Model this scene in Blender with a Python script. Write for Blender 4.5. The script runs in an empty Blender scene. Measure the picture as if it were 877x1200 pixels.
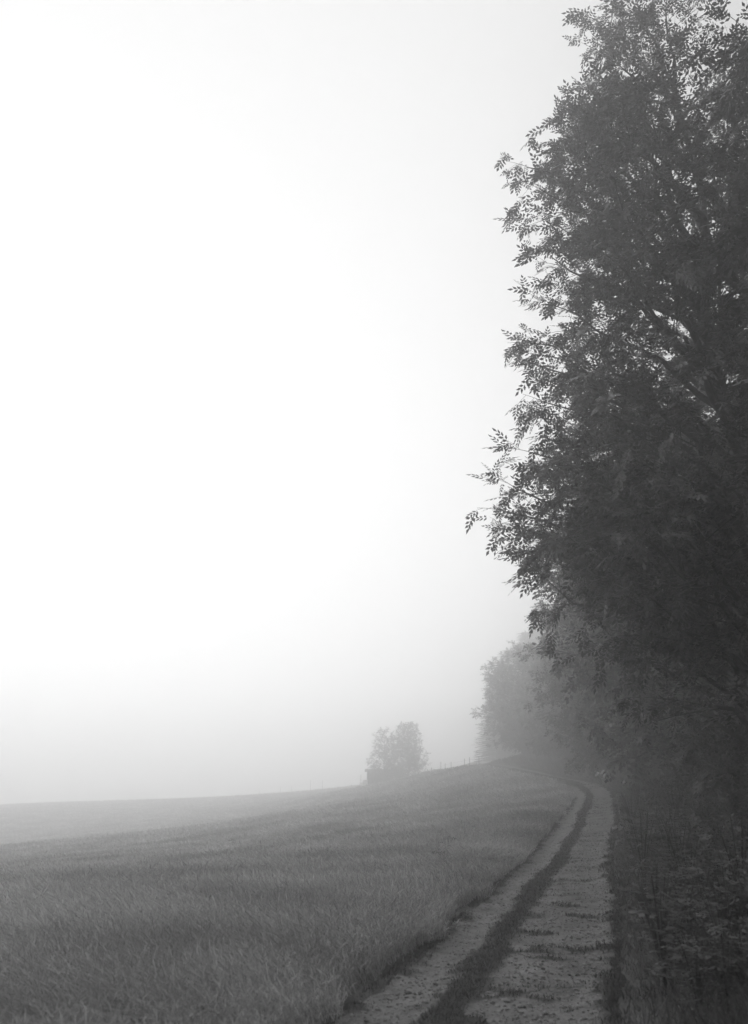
import bpy, math, random
import numpy as np
from mathutils import Vector

C = bpy.context.scene.collection
R = math.radians
rng = np.random.default_rng(7)

# ------------------------------------------------------------------ camera measurements
PITCH = R(18.5); FPX = 940.0; CAMZ = 1.8
cp, sp_ = math.cos(PITCH), math.sin(PITCH)
def P(px, py, Y):
    """point at forward distance Y seen at photo pixel (px,py): used to survey the terrain and trees"""
    a = (px-438.5)/FPX; b = (600-py)/FPX
    d = np.array([a, cp-b*sp_, sp_+b*cp]); t = Y/d[1]
    return (d[0]*t, Y, CAMZ+d[2]*t)

# ------------------------------------------------------------------ materials (black-and-white photograph: greys)
def mat(name, base, rough=.8, trans=0.0, var=0.0, scale=2.0, bump=0.0, bscale=30.0, spec=.2):
    m = bpy.data.materials.new(name); m.use_nodes = True
    nt = m.node_tree; N = nt.nodes; L = nt.links
    b = N['Principled BSDF']; out = N['Material Output']
    b.inputs['Roughness'].default_value = rough
    b.inputs['Specular IOR Level'].default_value = spec
    b.inputs['Base Color'].default_value = (base, base, base, 1)
    g = N.new('ShaderNodeNewGeometry')
    col = None
    if var > 0:
        no = N.new('ShaderNodeTexNoise'); no.inputs['Scale'].default_value = scale; no.inputs['Detail'].default_value = 5
        L.new(g.outputs['Position'], no.inputs['Vector'])
        mr = N.new('ShaderNodeMapRange'); mr.inputs[1].default_value = .3; mr.inputs[2].default_value = .7
        mr.inputs[3].default_value = base*(1-var); mr.inputs[4].default_value = base*(1+var)
        L.new(no.outputs['Fac'], mr.inputs[0])
        rp = N.new('ShaderNodeMath'); rp.operation = 'MULTIPLY'
        mr2 = N.new('ShaderNodeMapRange'); mr2.inputs[3].default_value = 1-var; mr2.inputs[4].default_value = 1+var
        L.new(g.outputs['Random Per Island'], mr2.inputs[0])
        L.new(mr.outputs[0], rp.inputs[0]); L.new(mr2.outputs[0], rp.inputs[1])
        col = rp.outputs[0]; L.new(col, b.inputs['Base Color'])
    if bump > 0:
        n2 = N.new('ShaderNodeTexNoise'); n2.inputs['Scale'].default_value = bscale; n2.inputs['Detail'].default_value = 6
        L.new(g.outputs['Position'], n2.inputs['Vector'])
        bp = N.new('ShaderNodeBump'); bp.inputs['Strength'].default_value = bump; bp.inputs['Distance'].default_value = .03
        L.new(n2.outputs['Fac'], bp.inputs['Height']); L.new(bp.outputs[0], b.inputs['Normal'])
    if trans > 0:
        t = N.new('ShaderNodeBsdfTranslucent'); mx = N.new('ShaderNodeMixShader'); mx.inputs[0].default_value = trans
        t.inputs['Color'].default_value = (base, base, base, 1)
        if col: L.new(col, t.inputs['Color'])
        L.new(b.outputs[0], mx.inputs[1]); L.new(t.outputs[0], mx.inputs[2]); L.new(mx.outputs[0], out.inputs[0])
    return m
M = dict(
    leaf=mat('ash_leaf', .11, .42, .15, .35, .8),
    leaf_b=mat('beech_leaf', .13, .5, .15, .35, .5),
    needle=mat('needle', .05, .7, .2, .25, .5),
    shrub=mat('shrub_leaf', .09, .55, .2, .35, 2.),
    bark=mat('bark', .10, .9, 0, .3, 6., .6, 25.),
    crop=mat('barley', .30, .7, .3, .42, .25),
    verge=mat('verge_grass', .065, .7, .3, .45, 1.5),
    tuft=mat('track_grass', .05, .7, .3, .3, 2.),
    soil=mat('field_soil', .07, .95, 0, .25, 3., .5, 12.),
    stone=mat('gravel_stone', .14, .85, 0, .4, 3.),
    plank=mat('weathered_plank', .12, .9, 0, .25, 4., .3, 20.),
    roof=mat('roof_sheet', .10, .8, 0, .2, 3.),
    white=mat('white_plastic', .8, .6, 0, .08, 5.),
    post=mat('post_wood', .09, .9, 0, .25, 10.),
)

# ------------------------------------------------------------------ mesh helpers
class MB:
    def __init__(s): s.v = []; s.f = []; s.n = 0          # f: arrays (k, n) of indices
    def add(s, v, f):
        v = np.asarray(v, float).reshape(-1, 3); f = np.asarray(f, int)
        s.v.append(v); s.f.append(f+s.n); s.n += len(v)
    def box(s, x0, x1, y0, y1, z0, z1):
        v = [(x, y, z) for z in (z0, z1) for y in (y0, y1) for x in (x0, x1)]
        s.add(v, [(0,2,3,1),(4,5,7,6),(0,1,5,4),(2,6,7,3),(0,4,6,2),(1,3,7,5)])
    def tube(s, pts, rad, n=6, cap=True):
        pts = np.asarray(pts, float); rad = np.asarray(rad, float); k = len(pts)
        t = np.gradient(pts, axis=0); t /= np.linalg.norm(t, axis=1)[:, None]+1e-9
        ref = np.where(np.abs(t[:, 2:3]) > .9, np.array([[1., 0, 0]]), np.array([[0, 0, 1.]]))
        u = np.cross(t, ref); u /= np.linalg.norm(u, axis=1)[:, None]+1e-9
        w = np.cross(t, u)
        a = np.linspace(0, 2*np.pi, n, endpoint=False)
        ring = pts[:, None]+rad[:, None, None]*(u[:, None]*np.cos(a)[None, :, None]+w[:, None]*np.sin(a)[None, :, None])
        i = np.arange(k-1)[:, None]*n; j = np.arange(n)[None]; j2 = (j+1) % n
        s.add(ring.reshape(-1, 3), np.stack([i+j, i+j2, i+n+j2, i+n+j], -1).reshape(-1, 4))
    def build(s, name, m, parent=None, smooth=False, attr=None, xf=None):
        V = np.concatenate(s.v); 
        if xf is not None: V = xf(V)
        groups = {}
        for f in s.f: groups.setdefault(f.shape[1], []).append(f)
        loops = []; sizes = []
        for k, fs in groups.items():
            F = np.concatenate(fs); loops.append(F.ravel()); sizes.append(np.full(len(F), k))
        loops = np.concatenate(loops).astype(np.int32); sizes = np.concatenate(sizes)
        starts = np.concatenate([[0], np.cumsum(sizes)[:-1]]).astype(np.int32)
        me = bpy.data.meshes.new(name)
        me.vertices.add(len(V)); me.vertices.foreach_set('co', V.astype(np.float32).ravel())
        me.loops.add(len(loops)); me.loops.foreach_set('vertex_index', loops)
        me.polygons.add(len(sizes)); me.polygons.foreach_set('loop_start', starts)
        me.update(calc_edges=True)
        if smooth: me.polygons.foreach_set('use_smooth', np.ones(len(sizes), bool))
        me.materials.append(m)
        if attr is not None:
            at = me.attributes.new(attr[0], 'FLOAT', 'POINT'); at.data.foreach_set('value', np.asarray(attr[1], np.float32))
        o = bpy.data.objects.new(name, me); C.objects.link(o); o.parent = parent
        return o
def tag(o, label=None, cat=None, group=None, kind=None):
    for k, v in (('label', label), ('category', cat), ('group', group), ('kind', kind)):
        if v: o[k] = v
    return o
def empty(name, loc, rz=0, sc=1):
    o = bpy.data.objects.new(name, None); C.objects.link(o)
    o.location = loc; o.rotation_euler = (0, 0, rz); o.scale = (sc, sc, sc) if not hasattr(sc, '__len__') else sc
    o.empty_display_size = .2
    return o
def kids(o): return [c for c in bpy.data.objects if c.parent == o]
def copy_tree(o, parent=None):
    ch = kids(o); c = o.copy(); C.objects.link(c); c.parent = parent
    for k in ch: copy_tree(k, c)
    return c

# ------------------------------------------------------------------ smooth noise
def vnoise(x, y, seed=0):
    x = np.asarray(x, float); y = np.asarray(y, float)
    def hsh(i, j):
        n = (i*374761393+j*668265263+seed*982451653) & 0x7fffffff
        n = ((n ^ (n >> 13))*1274126177) & 0x7fffffff
        return ((n ^ (n >> 16)) & 0xffff)/65535.
    i = np.floor(x).astype(np.int64); j = np.floor(y).astype(np.int64); fx = x-i; fy = y-j
    fx = fx*fx*(3-2*fx); fy = fy*fy*(3-2*fy)
    return (hsh(i, j)*(1-fx)+hsh(i+1, j)*fx)*(1-fy)+(hsh(i, j+1)*(1-fx)+hsh(i+1, j+1)*fx)*fy
def fbm(x, y, seed=0, o=3):
    s = 0; a = .5; t = 0
    for k in range(o): s = s+a*vnoise(np.asarray(x)*2**k, np.asarray(y)*2**k, seed+k); t += a; a *= .5
    return s/t

# ------------------------------------------------------------------ terrain
CROP = .5
anch = []
def A(px, py, Y, dz=0.): x, y, z = P(px, py, Y); anch.append((x, y, z+dz))
# track (bare ground)
PATH = [(-1.2, 0), (-.2, 4), (2.1, 11.7), (3.5, 17), (5.1, 22.6), (7.4, 30), (10.2, 40), (12.8, 50), (14.4, 60), (15.0, 72), (14.9, 85), (14.0, 100), (12.0, 118), (9, 140)]
for (x, y, z) in [(-1.2, -5, 0), (0, 4, 0), (2.1, 11.7, 0), (5.1, 22.6, 0), (7.4, 30, .42), (10.2, 40, .72), (12.8, 50, 1.07), (14.4, 60, 1.55), (15, 72, 2.0), (14.9, 85, 2.65), (14, 100, 3.45)]:
    anch.append((x, y, z))
# far ridge of the field (top of crop seen, ground is CROP lower)
for px, py, Y in [(-60, 956, 275), (117, 946, 275), (200, 942, 262), (300, 934, 235), (380, 927, 192), (432, 921, 152), (500, 907, 135), (530, 899, 125), (570, 892, 113)]:
    A(px, py, Y, -CROP)
# near swell on the left and the dip behind it
for px, py, Y in [(-60, 998, 74), (117, 982, 76), (250, 967, 78), (340, 953, 82), (420, 941, 90)]:
    A(px, py, Y, -CROP)
for px, py, Y, d in [(-60, 985, 108, -.9), (117, 970, 108, -.8), (250, 958, 110, -.5), (340, 945, 115, -.2), (0, 964, 145, -.4), (200, 952, 145, -.3), (340, 938, 145, 0)]:
    A(px, py, Y, -CROP+d)
for x, y, z in [(-6, 12, -.15), (0, 24, -.35), (-12.5, 36, -1.6), (-20, 36, -2.2), (-6, 36, -1.15), (-9, 24, -.95), (-17, 54, -2.5), (3, 32, .0), (0, 6, 0), (-6, 0, -.1), (6, 12, .15), (9, 20, .5), (13, 30, 1.1), (18, 45, 1.9), (22, 60, 2.6), (22, 85, 4.), (22, 105, 5), (30, 30, 2.2), (35, 60, 4.2), (40, 100, 6.5),
                (-150, 330, -18), (-60, 330, -14), (-10, 300, -9), (14, 180, 1.5), (20, 250, 3), (36, 185, 10), (60, 200, 15), (60, 270, 15), (-90, 60, -7), (60, 0, 3), (60, 60, 6.5), (-60, 0, -3), (12, 145, 2.6)]:
    anch.append((x, y, z))
anch = np.array(anch)
def tps(r2): return .5*r2*np.log(r2+1e-9)
_n = len(anch); _xy = anch[:, :2]/50.
_K = tps(((_xy[:, None]-_xy[None])**2).sum(-1))+np.eye(_n)*4e-4
_Pm = np.c_[np.ones(_n), _xy]
_S = np.zeros((_n+3, _n+3)); _S[:_n, :_n] = _K; _S[:_n, _n:] = _Pm; _S[_n:, :_n] = _Pm.T
_w = np.linalg.solve(_S, np.r_[anch[:, 2], 0, 0, 0])
def H0(x, y):
    x = np.clip(np.atleast_1d(np.asarray(x, float)), -150, 70)/50.; y = np.clip(np.atleast_1d(np.asarray(y, float)), -10, 330)/50.
    s = _w[_n]+_w[_n+1]*x+_w[_n+2]*y
    for (ax, ay), w in zip(_xy, _w[:_n]): s = s+w*tps((x-ax)**2+(y-ay)**2)
    return s
# track spline, dense
_pp = np.array(PATH, float)
def catmull(p, n=24):
    out = []
    for i in range(len(p)-1):
        a, b, c, d = p[max(i-1, 0)], p[i], p[i+1], p[min(i+2, len(p)-1)]
        for t in np.linspace(0, 1, n, endpoint=False):
            out.append(.5*((2*b)+(-a+c)*t+(2*a-5*b+4*c-d)*t*t+(-a+3*b-3*c+d)*t**3))
    out.append(p[-1]); return np.array(out)
SPL = catmull(_pp)
HALF = 1.15
def path_x(y): return np.interp(y, SPL[:, 1], SPL[:, 0])
_dxdy = np.gradient(SPL[:, 0])/np.gradient(SPL[:, 1])
def path_off(x, y):
    """signed distance across the track (negative = field side)"""
    k = np.interp(y, SPL[:, 1], _dxdy)
    return (np.asarray(x)-path_x(y))/np.sqrt(1+k*k)
def G(x, y):
    x = np.atleast_1d(np.asarray(x, float)); y = np.atleast_1d(np.asarray(y, float))
    h = H0(x, y)
    o = path_off(x, y)
    bank = np.clip((o-HALF)/1.5, 0, 1); h = h+.12*bank*bank
    h = h+.06*(fbm(x*.5, y*.5, 3)-.5)*np.clip((np.abs(o)-HALF)/1., 0, 1)
    return h
def g1(x, y): return float(G(x, y)[0])

def grid(xs, ys, zf):
    X, Y = np.meshgrid(xs, ys); Z = zf(X.ravel(), Y.ravel())
    nx, ny = len(xs), len(ys)
    i = (np.arange(ny-1)[:, None]*nx+np.arange(nx-1)[None]).ravel()
    return np.c_[X.ravel(), Y.ravel(), Z], np.stack([i, i+1, i+nx+1, i+nx], -1)
def spaced(a, b, fine, grow):
    out = [a]; s = fine
    while out[-1] < b: out.append(out[-1]+s); s *= grow
    return np.array(out)
ys = np.r_[-spaced(2, 180, .5, 1.25)[::-1], spaced(0, 400, .22, 1.018)]
xr = spaced(0, 270, .25, 1.045)
xs = np.r_[-xr[:0:-1], xr]
def ground_z(x, y):
    h = G(x, y); o = path_off(x, y)
    inside = np.clip((HALF+.05-np.abs(o))/.3, 0, 1)*(y < 140)*(y > -2)
    return h-.10*inside
v, f = grid(xs, ys, ground_z)
b = MB(); b.add(v, f); tag(b.build('ground', M['soil'], smooth=True), kind='structure')

# track sheet
U = np.linspace(-1, 1, 33); S = np.r_[np.arange(0, 30, .08), np.arange(30, 135, .25)]
yy = np.repeat(S, len(U)); uu = np.tile(U, len(S))
k = np.interp(yy, SPL[:, 1], _dxdy); nrm = np.sqrt(1+k*k)
edge = .40*(fbm(yy*1.3, np.sign(uu)*9+50, 11)-.5)
off = uu*(HALF+.12)+edge*np.abs(uu)
X = path_x(yy)+off/nrm; Y = yy-off*k/nrm*0
def turf_mask(off, y):
    u = off/HALF
    c = -.20+.22*(vnoise(y*.35, 0*y+3, 5)-.5)
    w = .17+.16*fbm(y*.9, 0*y+7, 6)
    m = 1-np.abs(u-c)/w
    pat = .6*fbm(off*.9+30, y*2.1, 9, 4)+.4*fbm(off*4, y*6, 77, 3)-.5           # ragged patches crossing the track
    near = np.clip(1-(y-9)/14, 0, 1)
    m = np.maximum(np.clip(m*1.6+pat*1.5*(1+near), -1, 1), np.clip((pat-.025)*8*np.clip((.75-np.abs(u-.15))*4, 0, 1), -1, 1)*(.45+.55*near))
    far = np.clip((y-56)/6, 0, 1)*np.clip((np.abs(u-.5)-.13)*6, 0, 1)
    m = np.maximum(m, far)
    side = np.clip((np.abs(u)-.80)*4, -1, 1)+pat*3.
    return np.clip(np.maximum(m, side), 0, 1)
tm = turf_mask(off, yy)
rut_ = -.035*np.exp(-((off+.78)/.24)**2)-.035*np.exp(-((off-.72)/.28)**2)
def track_z(x, y, off):
    rt = -.035*np.exp(-((off+.78)/.24)**2)-.035*np.exp(-((off-.72)/.28)**2)
    return G(x, y)+rt+.04*(fbm(x*2.2, y*2.8, 21, 4)-.5)+.025*(fbm(x*9, y*9, 25, 2)-.5)+.01
zz = track_z(X, yy, off)+.015*tm-.12*np.clip((np.abs(uu)-.88)/.12, 0, 1)
nx = len(U); i = (np.arange(len(S)-1)[:, None]*nx+np.arange(nx-1)[None]).ravel()
b = MB(); b.add(np.c_[X, yy, zz], np.stack([i, i+1, i+nx+1, i+nx], -1))
def track_mat():
    m = bpy.data.materials.new('track_gravel'); m.use_nodes = True; nt = m.node_tree; N = nt.nodes; L = nt.links
    bs = N['Principled BSDF']; bs.inputs['Roughness'].default_value = .9; bs.inputs['Specular IOR Level'].default_value = .15
    g = N.new('ShaderNodeNewGeometry')
    def noise(sc, d=6):
        n = N.new('ShaderNodeTexNoise'); n.inputs['Scale'].default_value = sc; n.inputs['Detail'].default_value = d
        n.inputs['Roughness'].default_value = .65; L.new(g.outputs['Position'], n.inputs['Vector']); return n.outputs['Fac']
    def mr(src, a, b_, c, d):
        n = N.new('ShaderNodeMapRange'); L.new(src, n.inputs[0])
        for q, w in zip((1, 2, 3, 4), (a, b_, c, d)): n.inputs[q].default_value = w
        return n.outputs[0]
    def mth(op, a, b_):
        n = N.new('ShaderNodeMath'); n.operation = op
        for q, w in ((0, a), (1, b_)):
            if hasattr(w, 'is_linked') or hasattr(w, 'node'): L.new(w, n.inputs[q])
            else: n.inputs[q].default_value = w
        return n.outputs[0]
    big = mr(noise(1.6), .3, .7, .6, 1.3); fine = mr(noise(40, 4), .3, .7, .7, 1.3); mid = mr(noise(9), .3, .7, .8, 1.15)
    grav = mth('MULTIPLY', mth('MULTIPLY', mth('MULTIPLY', big, fine), mid), TRACK)
    at = N.new('ShaderNodeAttribute'); at.attribute_name = 'turf'
    tf = mr(mth('ADD', at.outputs['Fac'], mr(noise(6), .3, .7, -.3, .3)), .25, .6, 0, 1)
    mx = N.new('ShaderNodeMix'); mx.data_type = 'FLOAT'; L.new(tf, mx.inputs[0]); L.new(grav, mx.inputs[2]); mx.inputs[3].default_value = .05
    L.new(mx.outputs[0], bs.inputs['Base Color'])
    bp = N.new('ShaderNodeBump'); bp.inputs['Strength'].default_value = .8; bp.inputs['Distance'].default_value = .03
    L.new(noise(22), bp.inputs['Height']); L.new(bp.outputs[0], bs.inputs['Normal'])
    return m
TRACK = .14
track = b.build('path', track_mat(), smooth=True, attr=('turf', tm)); tag(track, kind='structure')

# ------------------------------------------------------------------ blades of grass
def blades(mb, x, y, z, h, w, lean_dir, lean, head=False):
    """tapered, bent blades: 2 quads + optional ear"""
    n = len(x); r = rng
    a = r.uniform(0, np.pi*2, n); wx = np.cos(a)*w*.5; wy = np.sin(a)*w*.5
    lx = np.cos(lean_dir)*lean*h; ly = np.sin(lean_dir)*lean*h
    def ring(t, k, s):
        q = t*t
        return [np.c_[x+lx*q-wx*s, y+ly*q-wy*s, z+h*(t-.25*lean*q)], np.c_[x+lx*q+wx*s, y+ly*q+wy*s, z+h*(t-.25*lean*q)]]
    if head: rr = ring(0, 0, .5)+ring(.78, 0, .45)+ring(.88, 0, 1.5)+ring(1.0, 0, .25)
    else: rr = ring(0, 0, 1)+ring(.6, 0, .8)+ring(1., 0, .08)
    V = np.stack(rr, 1); k = len(rr)
    base = (np.arange(n)*k)[:, None]
    F = np.concatenate([base+np.array([[2*j, 2*j+1, 2*j+3, 2*j+2]]) for j in range(k//2-1)])
    mb.add(V.reshape(-1, 3), F)

# barley field
mb = MB()
def sample_field(y0, y1, dens):
    xl = -.72*y1-3; n = int((y1-y0)*(path_x((y0+y1)/2)-xl+1)*dens)
    y = rng.uniform(y0, y1, n); xr_ = path_x(y); x = rng.uniform(xl, 25, int(n))
    x = xl+(rng.random(n))*(xr_-xl)
    keep = (path_off(x, y) < -HALF+.33-.46*fbm(y*1.1, x*0+2, 31)) & (x > -.62*y-2.5)
    return x[keep], y[keep]
edges = [2, 5, 8, 11, 15, 20, 27, 36, 48, 64, 85, 110, 150, 215, 300]
for y0, y1 in zip(edges[:-1], edges[1:]):
    ym = (y0+y1)/2; dens = 1150*(10/max(ym, 8))**1.45
    x, y = sample_field(y0, y1, dens); n = len(x)
    z = G(x, y)
    patch = fbm(x*.35, y*.35, 40); p2 = fbm(x*1.6, y*1.6, 44)
    h = CROP*(.72+.32*patch+.30*(p2-.5))*rng.uniform(.8, 1.18, n)
    o = -path_off(x, y)-HALF; h *= np.clip(.62+o*.6, 0, 1)
    # two drill-tractor tramlines running with the slope
    for off0 in (9.0, 10.9, 27.0, 28.9):
        h *= 1-.45*np.exp(-((o-off0)/.28)**2)
    w = np.maximum(.0055, .0008*y)*rng.uniform(.7, 1.3, n)
    ld = R(200)+1.6*(fbm(x*.25, y*.25, 50)-.5)*4+rng.normal(0, 1.0, n)
    ln = np.clip(.75+.8*(patch-.5)+rng.normal(0, .3, n), .1, 1.5)
    h *= 1+.5*np.clip((y-45)/20, 0, 1)
    # short leaves and drooping awns leaving the stalks near their tops
    for rep_ in range(2 if ym < 60 else 1):
        m = rng.random(n) < .8; t = rng.uniform(.45, .95, m.sum()); hh = h[m]
        bx = x[m]+np.cos(ld[m])*ln[m]*hh*t*t; by = y[m]+np.sin(ld[m])*ln[m]*hh*t*t; bz = z[m]+hh*(t-.25*ln[m]*t*t)
        q = rng.uniform(0, 6.283, m.sum())
        blades(mb, bx, by, bz, rng.uniform(.03, .08, m.sum()), w[m]*1.1, q, rng.uniform(.3, 2.0, m.sum()))
    hd = rng.random(n) < .55
    blades(mb, x[hd], y[hd], z[hd], h[hd]*1.08, w[hd], ld[hd], ln[hd], True)
    hd = ~hd
    blades(mb, x[hd], y[hd], z[hd], h[hd]*.9, w[hd]*1.2, ld[hd], ln[hd]*1.2)
tag(mb.build('crop_grass', M['crop']), 'pale ripening grain crop covering the sloping field', 'crop', kind='stuff')

# grass tufts on the track
mb = MB()
n = 190000
y = 5+85*rng.random(n)**2.2; off = rng.uniform(-HALF*1.05, HALF*1.05, n)
keep = rng.random(n) < turf_mask(off, y)**1.3; y = y[keep]; off = off[keep]; n = len(y)
k = np.interp(y, SPL[:, 1], _dxdy); x = path_x(y)+off/np.sqrt(1+k*k)
blades(mb, x, y, track_z(x, y, off)-.005, rng.uniform(.02, .06, n)*(.5+.9*turf_mask(off, y)), np.maximum(.006, .0009*y), rng.uniform(0, 6.3, n), rng.uniform(.2, 1., n))
tag(mb.build('track_grass', M['tuft']), 'low dark grass growing in patches between the wheel ruts', 'grass', kind='stuff')

# rough verge grass on the wood side
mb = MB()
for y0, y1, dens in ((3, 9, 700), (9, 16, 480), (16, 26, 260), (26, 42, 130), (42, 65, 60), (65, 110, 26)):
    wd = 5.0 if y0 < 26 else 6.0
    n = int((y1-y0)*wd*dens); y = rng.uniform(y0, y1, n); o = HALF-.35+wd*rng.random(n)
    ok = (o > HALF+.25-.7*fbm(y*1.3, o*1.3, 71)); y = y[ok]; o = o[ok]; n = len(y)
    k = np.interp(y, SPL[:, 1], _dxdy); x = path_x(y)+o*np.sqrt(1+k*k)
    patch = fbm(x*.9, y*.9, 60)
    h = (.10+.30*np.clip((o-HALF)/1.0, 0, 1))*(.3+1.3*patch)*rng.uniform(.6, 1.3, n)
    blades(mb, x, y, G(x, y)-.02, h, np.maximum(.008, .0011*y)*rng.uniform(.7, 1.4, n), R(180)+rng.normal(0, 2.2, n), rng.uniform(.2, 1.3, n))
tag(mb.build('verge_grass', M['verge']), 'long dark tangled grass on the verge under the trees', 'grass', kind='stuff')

# loose stones on the track
mb = MB()
n = 26000
y = 5+40*rng.random(n)**1.8; off = rng.uniform(-HALF, HALF, n); keep = turf_mask(off, y) < .3; y = y[keep]; off = off[keep]; n = len(y)
k = np.interp(y, SPL[:, 1], _dxdy); x = path_x(y)+off/np.sqrt(1+k*k)
rt = -.035*np.exp(-((off+.78)/.24)**2)-.035*np.exp(-((off-.72)/.28)**2)
s = rng.gamma(2.2, .0045, n).clip(.003, .035)
oc = np.array([(1,0,0),(0,1,0),(-1,0,0),(0,-1,0),(0,0,.6),(0,0,-.6)], float)
V = oc[None]*s[:, None, None]*rng.uniform(.6, 1.3, (n, 6, 1))
ca, sa = np.cos(rng.uniform(0, 6, n)), np.sin(rng.uniform(0, 6, n))
V = np.stack([V[..., 0]*ca[:, None]-V[..., 1]*sa[:, None], V[..., 0]*sa[:, None]+V[..., 1]*ca[:, None], V[..., 2]], -1)
V += np.c_[x, y, track_z(x, y, off)+.004][:, None]
F = (np.arange(n)*6)[:, None, None]+np.array([(0,1,4),(1,2,4),(2,3,4),(3,0,4),(1,0,5),(2,1,5),(3,2,5),(0,3,5)])[None]
mb.add(V.reshape(-1, 3), F.reshape(-1, 3))
tag(mb.build('gravel', M['stone']), 'small loose stones lying in the wheel ruts', 'gravel', kind='stuff')

# ------------------------------------------------------------------ leaf templates (x along, y across, z normal)
def leaflet(x0, y0, ang, L, W, fold=.12):
    c, s = math.cos(ang), math.sin(ang)
    pts = [(0, 0, 0), (L*.45, W/2, -fold*L), (L, 0, -fold*L*1.2), (L*.45, -W/2, -fold*L)]
    return [(x0+px*c-py*s, y0+px*s+py*c, pz) for px, py, pz in pts]
def template(kind):
    v = []
    if kind == 'ash':
        for xx, a_ in ((.08, 60), (.17, 48), (.25, 38)):
            for sg in (1, -1): v += leaflet(xx+.012*sg, 0, sg*R(a_), .14, .062)
        v += leaflet(.34, 0, 0, .15, .066)
    elif kind == 'oval':
        for xx, sg in ((.05, 1), (.12, -1), (.19, 1), (.26, -1)): v += leaflet(xx, 0, sg*R(45), .115, .085)
        v += leaflet(.3, 0, 0, .11, .08)
    elif kind == 'needle':
        for j in range(7):
            xx = .08*j; 
            for sg in (1, -1): v += leaflet(xx, 0, sg*R(38), .24-.02*j, .045, .25)
        v += leaflet(.5, 0, 0, .2, .05)
    v = np.array(v); f = np.arange(len(v)).reshape(-1, 4)
    return v, f
def norm(a): return a/(np.linalg.norm(a, axis=-1, keepdims=True)+1e-9)
def place_leaves(mb, tpl, pos, dirs, up, sc):
    v, f = tpl; d = norm(dirs); s = norm(np.cross(up, d)); u = np.cross(d, s)
    V = pos[:, None]+sc[:, None, None]*(v[None, :, 0:1]*d[:, None]+v[None, :, 1:2]*s[:, None]+v[None, :, 2:3]*u[:, None])
    F = (np.arange(len(pos))*len(v))[:, None, None]+f[None]
    mb.add(V.reshape(-1, 3), F.reshape(-1, 4))

def bez(a, c, b, n):
    t = np.linspace(0, 1, n)[:, None]; return a*(1-t)**2+2*c*t*(1-t)+b*t*t

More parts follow.
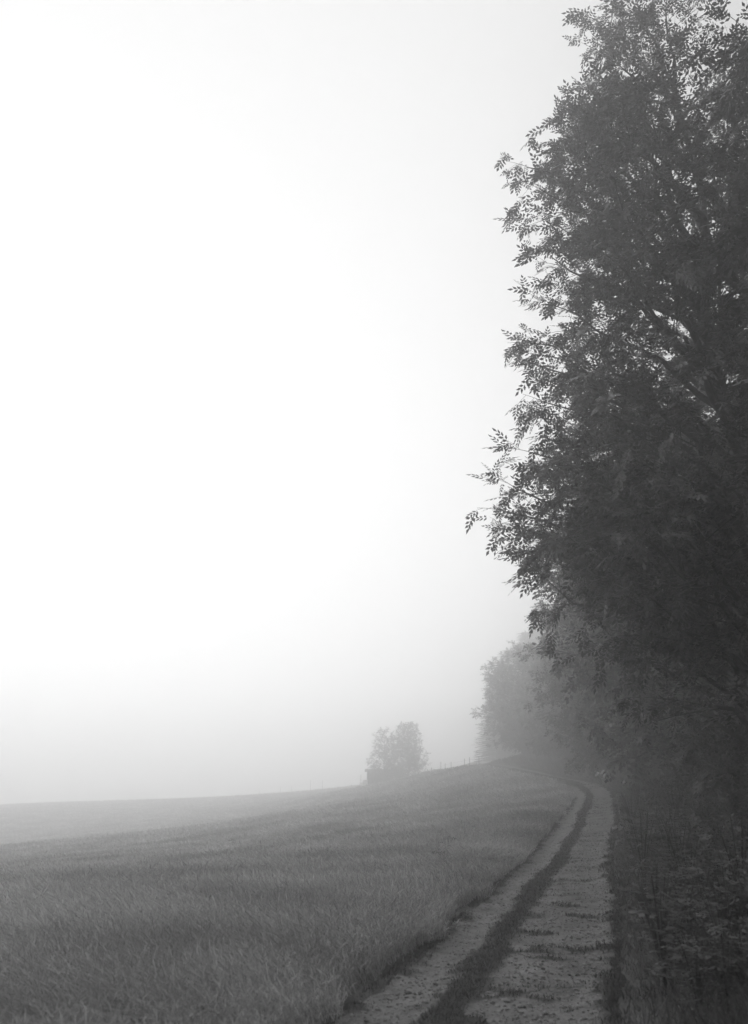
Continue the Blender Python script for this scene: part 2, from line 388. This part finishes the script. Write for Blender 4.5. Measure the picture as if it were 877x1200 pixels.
def make_tree(name, seed, Ht, Rfun, zlow, nlimb, tpl='ash', leafm='leaf', guided=(), leafs=1., lsc=1.0, trunk_r=.28, droop=.25, rise=.45, halfspace=None, inner=.22):
    """one tree at the origin: Empty > trunk (with limbs), branches, crown"""
    r = np.random.default_rng(seed)
    root = empty(name, (0, 0, 0))
    wood = MB(); thin = MB(); leaf = MB()
    nt_ = 14; tz = np.linspace(-.4, Ht*.97, nt_)
    tr = np.c_[np.cumsum(r.normal(0, .10, nt_)), np.cumsum(r.normal(0, .10, nt_)), tz]; tr[:, :2] -= tr[1, :2]
    rad = trunk_r*(1-.93*np.linspace(0, 1, nt_)**.9); rad[0] *= 1.5
    wood.tube(tr, rad, 10)
    def trunk_at(z): return np.array([np.interp(z, tz, tr[:, 0]), np.interp(z, tz, tr[:, 1]), z])
    limbs = []
    for i in range(nlimb):
        t = (i+r.random())/nlimb; z = zlow+(Ht*.99-zlow)*t
        az = i*2.39996+r.normal(0, .35)
        if halfspace is not None and math.cos(az-halfspace) < -.35 and r.random() < .6: continue
        Rr = Rfun(t)*r.uniform(.72, 1.05)
        tip = np.array([math.cos(az)*Rr, math.sin(az)*Rr, z]); limbs.append(tip)
    for g_ in guided: limbs.append(np.array(g_, float))
    LP, LD = [], []
    for tip in limbs:
        hr = math.hypot(tip[0], tip[1]); z0 = min(max(tip[2]-rise*hr-.3, zlow*.45), Ht*.93)
        a = trunk_at(z0); mid = (a+tip)/2+np.array([0, 0, .16*hr])+r.normal(0, .12, 3)*hr*.3
        L_ = np.linalg.norm(tip-a); n = 9
        pl = bez(a, mid, tip, n); pl[1:-1] += r.normal(0, .035*L_**.5, (n-2, 3))
        r0 = .018+.013*L_
        wood.tube(pl, r0*(1-.88*np.linspace(0, 1, n)), 6)
        ns = max(4, int(L_*2.3)); side = 1
        for q in range(ns):
            t = inner+(1.02-inner)*(q+.5*r.random())/ns
            if t > 1: t = 1.
            k_ = t*(n-1); i0 = min(int(k_), n-2); p = pl[i0]+(pl[i0+1]-pl[i0])*(k_-i0)
            tan = norm(pl[i0+1]-pl[i0]); side = -side
            sd = norm(np.cross(tan, [0, 0, 1])*side+r.normal(0, .35, 3)+np.array([0, 0, .15]))
            sl = min(2.4, (.30+.55*(1-t))*L_*.5+.30)*r.uniform(.7, 1.15)*(1 if t < .8 else .55)
            d = norm(tan*.75+sd*(.9 if t < .97 else .1))
            e = p+d*sl+np.array([0, 0, -droop*.35*sl*sl*.4])
            m_ = p+d*sl*.5+np.array([0, 0, .06*sl])
            sec = bez(p, m_, e, 6); thin.tube(sec, np.linspace(.004+.006*sl, .003, 6), 4)
            ntw = max(3, int(sl*4.0))
            for w in range(ntw):
                tt = .12+.88*(w+r.random()*.6)/ntw; kk = min(tt, .999)*5; j0 = int(kk); pp = sec[j0]+(sec[min(j0+1, 5)]-sec[j0])*(kk-j0)
                td = norm(norm(sec[min(j0+1, 5)]-sec[max(j0-1, 0)])*.6+r.normal(0, .55, 3)+np.array([0, 0, .05]))
                tl = r.uniform(.25, .6)*(1.15-.4*tt)
                te = pp+td*tl+np.array([0, 0, -droop*tl*.4])
                thin.tube(np.array([pp, (pp+te)/2+[0, 0, .02], te]), [.0045, .003, .002], 3)
                nl = max(2, int(round(tl*11*leafs+r.random())))
                u = ((np.arange(nl)+r.random(nl))/nl)**.6
                LP.append(pp+(te-pp)*u[:, None]); ld = td*.9+r.normal(0, 1, (nl, 3))*[.6, .6, .38]; ld[:, 2] -= droop*1.9
                LD.append(ld)
    LP = np.concatenate(LP); LD = np.concatenate(LD); n = len(LP)
    up = np.array([0, 0, 1.])+r.normal(0, .35, (n, 3))
    place_leaves(leaf, template(tpl), LP, LD, up, lsc*r.uniform(.55, 1.25, n))
    wood.build('trunk', M['bark'], root, smooth=True); thin.build('branches', M['bark'], root); leaf.build('crown', M[leafm], root)
    return root

def R_oak(Rm):   return lambda t: Rm*(.35+.65*math.sin(math.pi*min(1, .18+.80*t))**.8)*(1 if t < .85 else 1-(t-.85)*3)
def R_broad(Rm): return lambda t: Rm*max(.12, math.sqrt(max(0, 1-((t-.38)/.64)**2)))

# nearest tree: its field-side limbs measured from the picture
TX, TY = 7.9, 15.6; TZ = g1(TX, TY)
guided = []
for px, py, Y in [(640,112,18.0),(660,60,18),(650,20,19),(680,90,17),(690,40,18),(700,0,18),(720,130,16),(615,215,20),(652,108,18.0),(616,150,18.5),(640,170,17),(576,196,18.5),(592,222,19),(608,262,19),(603,300,18.4),(640,318,20),(608,358,19.4),(583,402,19),(600,432,18),(592,470,20),
                  (597,492,19),(580,530,19),(610,545,17.5),(562,572,19.2),(554,600,19),(578,622,18),(590,650,20),(602,682,19.5),(636,640,17.5),(650,560,16),(665,480,16),(660,400,15.5),(670,300,16),(680,220,16),(690,140,16),
                  (700,620,15),(720,700,16),(710,540,15),(740,600,14.5),(690,740,18),(720,780,17.5)]:
    x, y, z = P(px+42, py, Y*.78); guided.append((x-TX, y-TY, z-TZ))
near = make_tree('ash_tree', 3, 19.5, lambda t: 3.9*max(.3, math.sqrt(max(0, 1-((t-.4)/.72)**2))), 2.9, 44, guided=guided, leafs=1.35, lsc=.80, rise=.5, inner=.42, trunk_r=.26)
near.location = (TX, TY, TZ)
TREES = 'trees along the wood edge beside the track'
tag(near, 'tall leafy tree whose sprays of leaves overhang the track highest and farthest', 'tree', TREES)

ash_b = make_tree('ash_tree', 11, 19, R_broad(5.6), 2.2, 60, inner=.4, leafs=1.3, rise=.45, trunk_r=.28)
beech = make_tree('beech_tree', 21, 16, R_broad(6.2), 1.0, 78, inner=.45, tpl='oval', leafm='leaf_b', leafs=1.0, lsc=1.35, rise=.35, droop=.3)
beech_b = make_tree('beech_tree', 33, 14.5, R_oak(5.6), 1.2, 70, tpl='oval', leafm='leaf_b', leafs=1.0, lsc=1.45, rise=.3, droop=.2)

def conifer(seed, Ht, Rm):
    r = np.random.default_rng(seed); root = empty('spruce_tree', (0, 0, 0)); wood = MB(); thin = MB(); leaf = MB()
    z = np.linspace(-.3, Ht, 8); wood.tube(np.c_[z*0, z*0, z], .22*(1-.95*z.clip(0)/Ht), 8)
    LP, LD = [], []
    zz = 1.2; 
    while zz < Ht-.2:
        t = zz/Ht; L_ = Rm*(1-t)**.8*1.02+.25; nb = 7 if t < .8 else 5; a0 = r.random()*6
        for q in range(nb):
            a = a0+q*2*math.pi/nb+r.normal(0, .15); l = L_*r.uniform(.75, 1.1); d = np.array([math.cos(a), math.sin(a), 0])
            p0 = np.array([0, 0, zz]); e = p0+d*l+np.array([0, 0, (-.22 if t < .7 else .25)*l]); sec = bez(p0, p0+d*l*.5+[0, 0, .02], e, 6)
            thin.tube(sec, np.linspace(.03, .008, 6), 4)
            m = max(5, int(l*9)); u = r.uniform(.15, 1, m)
            LP.append(p0+(e-p0)*u[:, None]+r.normal(0, .05, (m, 3)))
            sd = np.array([-d[1], d[0], 0]); ld = d[None]*.8+sd[None]*r.choice([-1, 1], m)[:, None]*r.uniform(.2, 1.1, m)[:, None]; ld[:, 2] -= .25
            LD.append(ld)
        zz += .42*(1.1-.4*t)
    LP.append(np.array([[0, 0, Ht-.4], [0, 0, Ht-.8]])); LD.append(np.array([[0, .05, 1], [.1, 0, 1.]]))
    LP = np.concatenate(LP); LD = np.concatenate(LD); n = len(LP)
    up = np.array([0, 0, 1.])+r.normal(0, .3, (n, 3)); place_leaves(leaf, template('needle'), LP, LD, up, r.uniform(.9, 1.4, n))
    wood.build('trunk', M['bark'], root, smooth=True); thin.build('branches', M['bark'], root); leaf.build('crown', M['needle'], root)
    return root
spruce = conifer(5, 20, 3.4)

used = set()
def put(proto, x, y, label, rz=0., sc=1., cat='tree', group=TREES, sink=0.):
    o = proto if proto.name not in used else copy_tree(proto)
    used.add(proto.name)
    o.location = (x, y, g1(x, y)-sink); o.rotation_euler = (0, 0, rz); o.scale = (sc, sc, sc) if not hasattr(sc, '__len__') else sc
    tag(o, label, cat, group)
    return o
# wood edge, near to far
put(ash_b, 9.6, 10.6, 'nearest tree at the right, its dark leaves filling the upper right corner', .6, .9)
put(beech, 13.0, 28.0, 'dense tree directly behind the overhanging tree, close to the track', 1.2, 1.05)
put(ash_b, 12.6, 17.5, 'tall tree standing inside the wood behind the overhanging tree', 2.9, 1.15)
put(ash_b, 14.0, 38.5, 'leafy tree next along the track after the dense near tree', 4.1, .95)
put(beech, 16.0, 48.0, 'rounded grey tree halfway along the wood edge where the track bends', 3.3, 1.02)
put(ash_b, 21.8, 56.0, 'tall tree set back behind the halfway trees of the wood edge', 5.2, 1.0)
put(beech_b, 18.4, 60.0, 'low spreading tree just past the bend, first of the paler trees', .4, 1.05)
put(beech, 19.0, 74.0, 'pale misty tree between the bend and the last tree of the wood edge', 5.1, .86)
put(beech_b, 19.6, 88.0, 'misty tree beside the last rounded tree, nearer the track bend', 2.6, .9)
put(beech_b, 18.2, 100.0, 'last rounded tree at the left end of the wood edge, faint in the fog', 1.9, (1.05, 1.05, .93))
put(beech, 24.0, 97.0, 'pale tree standing right behind the last rounded tree', 2.2, .9)
for (x, y, s, rz, lb) in [(25, 150, .98, .3, 'faint conifer with ragged top just above the last rounded tree'),
                          (28.8, 152, 1.12, 1.3, 'taller faint conifer right of the first one behind the wood edge'),
                          (32.5, 154, 1.36, 2.1, 'tallest ghostly conifer partly hidden by the nearer dark leaves'),
                          (21.8, 148, .78, 4.4, 'smallest ghostly conifer peeping over the last rounded tree')]:
    put(spruce, x, y, lb, rz, (s*1.45, s*1.45, s), group='conifers fading in the fog behind the wood')
# farther wood beyond the crest
for i, (x, y, s, lb) in enumerate([(33, 232, (.95,.95,.5), 'very faint tree left of the wood edge, beyond the crest'), (39, 236, (1.1,1.1,.62), 'very faint tree beyond the crest, just beside the last rounded tree'), (45, 232, (1.1,1.1,.75), 'barely visible tree beyond the crest behind the last rounded tree')]):
    put(beech_b, x, y, lb, i*1.7, s, group='faint trees beyond the crest')
# two trees by the hut
hut_l = make_tree('field_tree', 51, 10.8, R_broad(3.1), .6, 44, leafs=.55, lsc=1.4, rise=.7, trunk_r=.14)
hx, hy, _ = P(451, 922, 145.5)
put(hut_l, hx, hy, 'thin see-through tree left of its pair, behind the small dark hut', .5, .9, group='pair of trees beside the hut')
hut_r = make_tree('field_tree', 57, 11.2, R_broad(3.8), .0, 72, tpl='oval', leafm='leaf_b', leafs=.9, lsc=1.5, rise=.35, trunk_r=.2)
hx2, hy2, _ = P(478, 915, 146)
put(hut_r, hx2, hy2, 'dense rounded tree right of its pair, standing alone in the foggy field', .2, .9, group='pair of trees beside the hut')

# ------------------------------------------------------------------ shrubs
def shrub(seed, Ht, Rm, nst, tpl='oval', lsc=.75):
    r = np.random.default_rng(seed); root = empty('hazel_shrub', (0, 0, 0)); st = MB(); lf = MB(); LP, LD = [], []
    for i in range(nst):
        a = r.random()*6.28; q = math.sqrt(r.random()); e = np.array([math.cos(a)*Rm*q, math.sin(a)*Rm*q, Ht*(1-.55*q*q)*r.uniform(.7, 1.08)])
        p0 = np.array([math.cos(a)*.2*q, math.sin(a)*.2*q, -.1]); pl = bez(p0, np.array([e[0]*.4, e[1]*.4, e[2]*.75]), e, 7)
        st.tube(pl, np.linspace(.016, .004, 7), 4)
        m = int(r.uniform(9, 14)*Ht)
        for t in r.uniform(.15, 1, m):
            kk = t*5.999; j = int(kk); p = pl[j]+(pl[j+1]-pl[j])*(kk-j); d = norm(r.normal(0, 1, 3)+norm(pl[j+1]-pl[j])*.6)
            l = r.uniform(.1, .42); n = 4; u = r.random(n)
            LP.append(p+d*l*u[:, None]); ld = d+r.normal(0, .5, (n, 3)); ld[:, 2] -= .25; LD.append(ld)
    LP = np.concatenate(LP); LD = np.concatenate(LD); n = len(LP); LP[:, 2] = LP[:, 2].clip(.03)
    place_leaves(lf, template(tpl), LP, LD, np.array([0, 0, 1.])+r.normal(0, .5, (n, 3)), lsc*r.uniform(.6, 1.2, n))
    st.build('stems', M['bark'], root); lf.build('leaves', M['shrub'], root)
    return root
sA = shrub(1, 2.6, 1.7, 75); sB = shrub(2, 1.7, 1.3, 60, lsc=.6); sC = shrub(4, 3.6, 2.2, 95, tpl='ash', lsc=.8)
SG = 'shrubs under the trees along the verge'
sh = [(sC, 9.0, 14.6, 'big leafy shrub nearest the camera on the right verge'),
      (sA, 8.6, 17.4, 'medium shrub second along the right verge behind the nearest big one'),
      (sC, 9.4, 21.0, 'big ash-leaved shrub beneath the tall overhanging tree'),
      (sB, 9.0, 24.2, 'low shrub on the verge just past the overhanging tree trunk'),
      (sA, 11.4, 27.8, 'rounded shrub in front of the dense near tree'),
      (sC, 13.2, 32.4, 'tall shrub between the dense near tree and the next leafy tree'),
      (sB, 12.4, 34.2, 'low shrub close to the right edge of the track before its bend'),
      (sA, 14.6, 40.0, 'medium shrub on the verge opposite the narrowing track'),
      (sC, 16.6, 45.5, 'tall shrub at the foot of the rounded halfway tree'),
      (sB, 16.0, 50.5, 'low shrub at the outside of the track bend'),
      (sA, 18.0, 57.0, 'medium shrub just past the bend of the track'),
      (sC, 19.0, 66.0, 'tall misty shrub below the low spreading tree'),
      (sA, 18.6, 75.0, 'misty shrub at the foot of the wood edge beyond the bend'),
      (sC, 18.8, 85.0, 'pale shrub nearly at the crest beside the track'),
      (sC, 18.0, 95.0, 'palest shrub under the last rounded tree')]
near_words = ['first', 'second', 'third', 'fourth', 'fifth', 'sixth', 'seventh', 'eighth', 'ninth', 'tenth', 'eleventh', 'twelfth', 'thirteenth', 'fourteenth']
r3 = np.random.default_rng(8); yq = 8.6
for i, wd in enumerate(near_words):
    sh.append((sB, float(path_x(yq)+HALF+(1.5+1.0*r3.random())), yq, 'low dark shrub crowding the right edge of the track, %s from the camera' % wd)); yq += 1.6+.28*i
for i, (p, x, y, lb) in enumerate(sh): put(p, x, y, lb, i*1.3, (1+.1*math.sin(i*2.1))*(.62 if 'low dark' in lb else 1), cat='shrub', group=SG)

# leafy weeds (docks and nettles) on the verge and in the crop
def weed(seed, Ht, name='dock_weed', nst=5, big=1.):
    r = np.random.default_rng(seed); root = empty(name, (0, 0, 0)); st = MB(); lf = MB(); LP, LD = [], []
    for i in range(nst):
        a = r.random()*6.28; e = np.array([math.cos(a)*.18*Ht, math.sin(a)*.18*Ht, Ht*r.uniform(.7, 1)]); pl = bez(np.zeros(3), e*[.2, .2, .6], e, 5)
        st.tube(pl, np.linspace(.007, .003, 5), 4)
        for t in np.linspace(.15, 1, 9):
            kk = t*3.999; j = int(kk); LP.append((pl[j]+(pl[j+1]-pl[j])*(kk-j))[None]); q = r.random()*6.28; LD.append(np.array([[math.cos(q), math.sin(q), .1]]))
    LP = np.concatenate(LP); LD = np.concatenate(LD); n = len(LP)
    place_leaves(lf, template('oval'), LP, LD, np.array([0, 0, 1.])+r.normal(0, .3, (n, 3)), big*.5*r.uniform(.6, 1.2, n))
    st.build('stems', M['verge'], root); lf.build('leaves', M['shrub'], root)
    return root
wA = weed(5, .85, nst=11, big=.75); wB = weed(6, .62, nst=13, big=.8)
spots = []
r2 = np.random.default_rng(12)
for i in range(150):
    y = 7+32*r2.random()**1.2; o = HALF+.35+2.4*r2.random()**.8; spots.append((path_x(y)+o, y, i))
for x, y, i in spots:
    put(wA if i % 3 == 0 else wB, float(x), float(y), 'leafy broad-leaved weed growing in the dark grass of the right verge', i*1.1, .8+.8*r2.random(), cat='weed', group='leafy weeds in the verge grass')
wC = weed(9, .95, nst=7)
for px, py, Y, lb in [(523, 980, 24, 'dark weed standing out of the crop, the farther of the two near the track'), (519, 1003, 18.5, 'dark weed in the crop, nearer of the two beside the track'), (275, 980, 38, 'lone forked weed sticking up from the crop on the left')]:
    x, y, z = P(px, py, Y)
    put(wC, x, y, lb, px, .75, cat='weed', group='weeds standing out of the crop')

# ------------------------------------------------------------------ hut, white boxes, fences
x0, hy0, _ = P(431, 921, 148); hz = g1(x0+1.5, hy0)
hut = empty('field_hut', (x0+2.2, hy0+1.2, hz))
b = MB(); b.box(-2.3, 2.3, -1.2, 1.2, -.6, 2.6); b.build('wall', M['plank'], hut)
b = MB()
for i in range(23): b.box(-2.3+i*.2+.02, -2.3+i*.2+.18, -1.225, -1.2, -.1, 2.57)
b.build('cladding', M['plank'], hut)
b = MB(); b.add([(-2.7, -1.5, 2.6), (2.6, -1.5, 2.6), (2.6, 1.5, 3.), (-2.7, 1.5, 3.), (-2.7, -1.5, 2.7), (2.6, -1.5, 2.7), (2.6, 1.5, 3.1), (-2.7, 1.5, 3.1)], [(0,3,2,1),(4,5,6,7),(0,1,5,4),(1,2,6,5),(2,3,7,6),(3,0,4,7)]); b.build('roof', M['roof'], hut)
b = MB(); b.box(.3, 1.2, -1.27, -1.225, 0, 1.9); b.build('door', M['plank'], hut)
tag(hut, 'small dark wooden hut tucked under the pair of trees in the field', 'hut')
for k, (px, s, lb) in enumerate([(424, 1.15, 'smaller white box standing left of the dark hut'), (428.3, 1.5, 'larger white box right against the dark hut')]):
    x, y, _ = P(px, 921, 148); r_ = empty('white_box', (x, y, g1(x, y)))  # small pale patch by the hut, built as plain white boxes
    b = MB(); b.box(-.28*s, .28*s, -.25, .25, .1, .8*s+CROP*.6); b.build('body', M['white'], r_)
    b = MB(); b.box(-.33*s, .33*s, -.3, .3, .8*s+CROP*.6, .8*s+CROP*.6+.07); b.build('lid', M['white'], r_)
    for a in (-.2*s, .2*s):
        for c in (-.18, .18): b = MB(); b.box(a-.03, a+.03, c-.03, c+.03, -.2, .1); b.build('leg', M['post'], r_)
    tag(r_, lb, 'box', 'white boxes beside the hut')

def fence(name, pts, heights, label):
    root = empty(name, (pts[0][0], pts[0][1], g1(*pts[0])))
    ox, oy, oz = root.location
    tops = []
    for (x, y), h in zip(pts, heights):
        z = g1(x, y); b = MB(); b.tube(np.array([(x, y, z-.3), (x, y, z+h*.5), (x+.02, y, z+h)])-[ox, oy, oz], [.045, .042, .04], 7)
        b.add(np.array([(x+.02+.04*math.cos(a), y+.04*math.sin(a), z+h) for a in np.linspace(0, 5.4, 7)])-[ox, oy, oz], [[0,1,2,3,4,5,6]])
        b.build('post', M['post'], root); tops.append((x, y, z, h))
    b = MB()
    for fr in (.45, .9):
        b.tube(np.array([(x, y+.06, z+1.2*fr) for x, y, z, h in tops])-[ox, oy, oz], [.006]*len(tops), 4)
    b.build('wire', M['post'], root)
    tag(root, label, 'fence', 'pasture fences on the far edge of the field')
pl = [P(px, 925, Y)[:2] for px, Y in ((304, 232), (329, 222), (342, 214), (364, 202), (378, 193), (396, 180), (412, 168), (423, 155))]
fence('wire_fence', pl, [2.2, 2.2, 2.0, 3.0, 2.8, 1.8, 1.8, 2.8], 'faint posts left of the hut along the foggy far field edge')
pl = [P(px, 905, Y)[:2] for px, Y in ((501, 136), (506, 134), (517, 130), (522, 128.5), (529, 126), (545, 120), (551, 118), (562, 115))]
fence('wire_fence', pl, [1.25, 1.3, 1.7, 1.3, 1.25, 1.35, 1.4, 1.3], 'faint posts right of the hut climbing to the crest')

# ------------------------------------------------------------------ air
HAZE_D = .0086
hb = MB(); hb.box(-300, 300, -260, 430, float(v[:, 2].min())-1., 46.0)
hm = bpy.data.materials.new('fog'); hm.use_nodes = True; nt = hm.node_tree; nt.nodes.clear()
vo = nt.nodes.new('ShaderNodeVolumePrincipled'); ou = nt.nodes.new('ShaderNodeOutputMaterial'); nt.links.new(vo.outputs[0], ou.inputs['Volume'])
vo.inputs['Color'].default_value = (1, 1, 1, 1); vo.inputs['Density'].default_value = HAZE_D; vo.inputs['Anisotropy'].default_value = .75
haze = hb.build('haze', hm); tag(haze, 'thick pale fog filling the air over the field and wood', 'haze', kind='stuff')

# ------------------------------------------------------------------ light, sky, camera
sc = bpy.context.scene
w = bpy.data.worlds.new('World'); sc.world = w; w.use_nodes = True; nt = w.node_tree; N = nt.nodes
bg = N['Background']; sky = N.new('ShaderNodeTexSky'); sky.sky_type = 'NISHITA'; sky.sun_disc = False
SUN_EL, SUN_ROT = R(33), R(-30)
sky.sun_elevation = SUN_EL; sky.sun_rotation = SUN_ROT; sky.air_density = 1.5; sky.dust_density = 1.0; sky.ozone_density = 1.0
bw = N.new('ShaderNodeRGBToBW'); nt.links.new(sky.outputs[0], bw.inputs[0])
# overcast: the clear-sky gradient is mostly lost in an even white cloud layer
mixc = N.new('ShaderNodeMix'); mixc.data_type = 'FLOAT'; mixc.inputs[0].default_value = .95; mixc.inputs[3].default_value = 5.4
nt.links.new(bw.outputs[0], mixc.inputs[2]); nt.links.new(mixc.outputs[0], bg.inputs['Color']); bg.inputs['Strength'].default_value = .09
sl = bpy.data.lights.new('sun', 'SUN'); sl.energy = 1.7; sl.angle = R(90); sl.color = (1, 1, 1)
so = bpy.data.objects.new('sun', sl); C.objects.link(so)
d = Vector((math.sin(SUN_ROT)*math.cos(SUN_EL), math.cos(SUN_ROT)*math.cos(SUN_EL), math.sin(SUN_EL)))
so.rotation_euler = d.to_track_quat('Z', 'Y').to_euler()

cam = bpy.data.cameras.new('camera'); cam.sensor_fit = 'VERTICAL'; cam.lens = 35; cam.sensor_height = 35*1200/FPX; cam.dof.use_dof = True; cam.dof.focus_distance = 40; cam.dof.aperture_fstop = 2.2; cam.clip_end = 3000; cam.clip_start = .05
co = bpy.data.objects.new('camera', cam); C.objects.link(co); co.location = (0, 0, CAMZ); co.rotation_euler = (R(90)+PITCH, 0, 0)
sc.camera = co
sc.view_settings.view_transform = 'Standard'; sc.view_settings.look = 'None'; sc.view_settings.gamma = 1; sc.view_settings.exposure = .4
sc.render.engine = 'CYCLES'
cy = sc.cycles
cy.use_denoising = True; cy.max_bounces = 10; cy.volume_bounces = 5; cy.diffuse_bounces = 3; cy.transmission_bounces = 3; cy.glossy_bounces = 2
cy.use_adaptive_sampling = True; cy.adaptive_threshold = .02
print('scene ok', g1(0, 0))
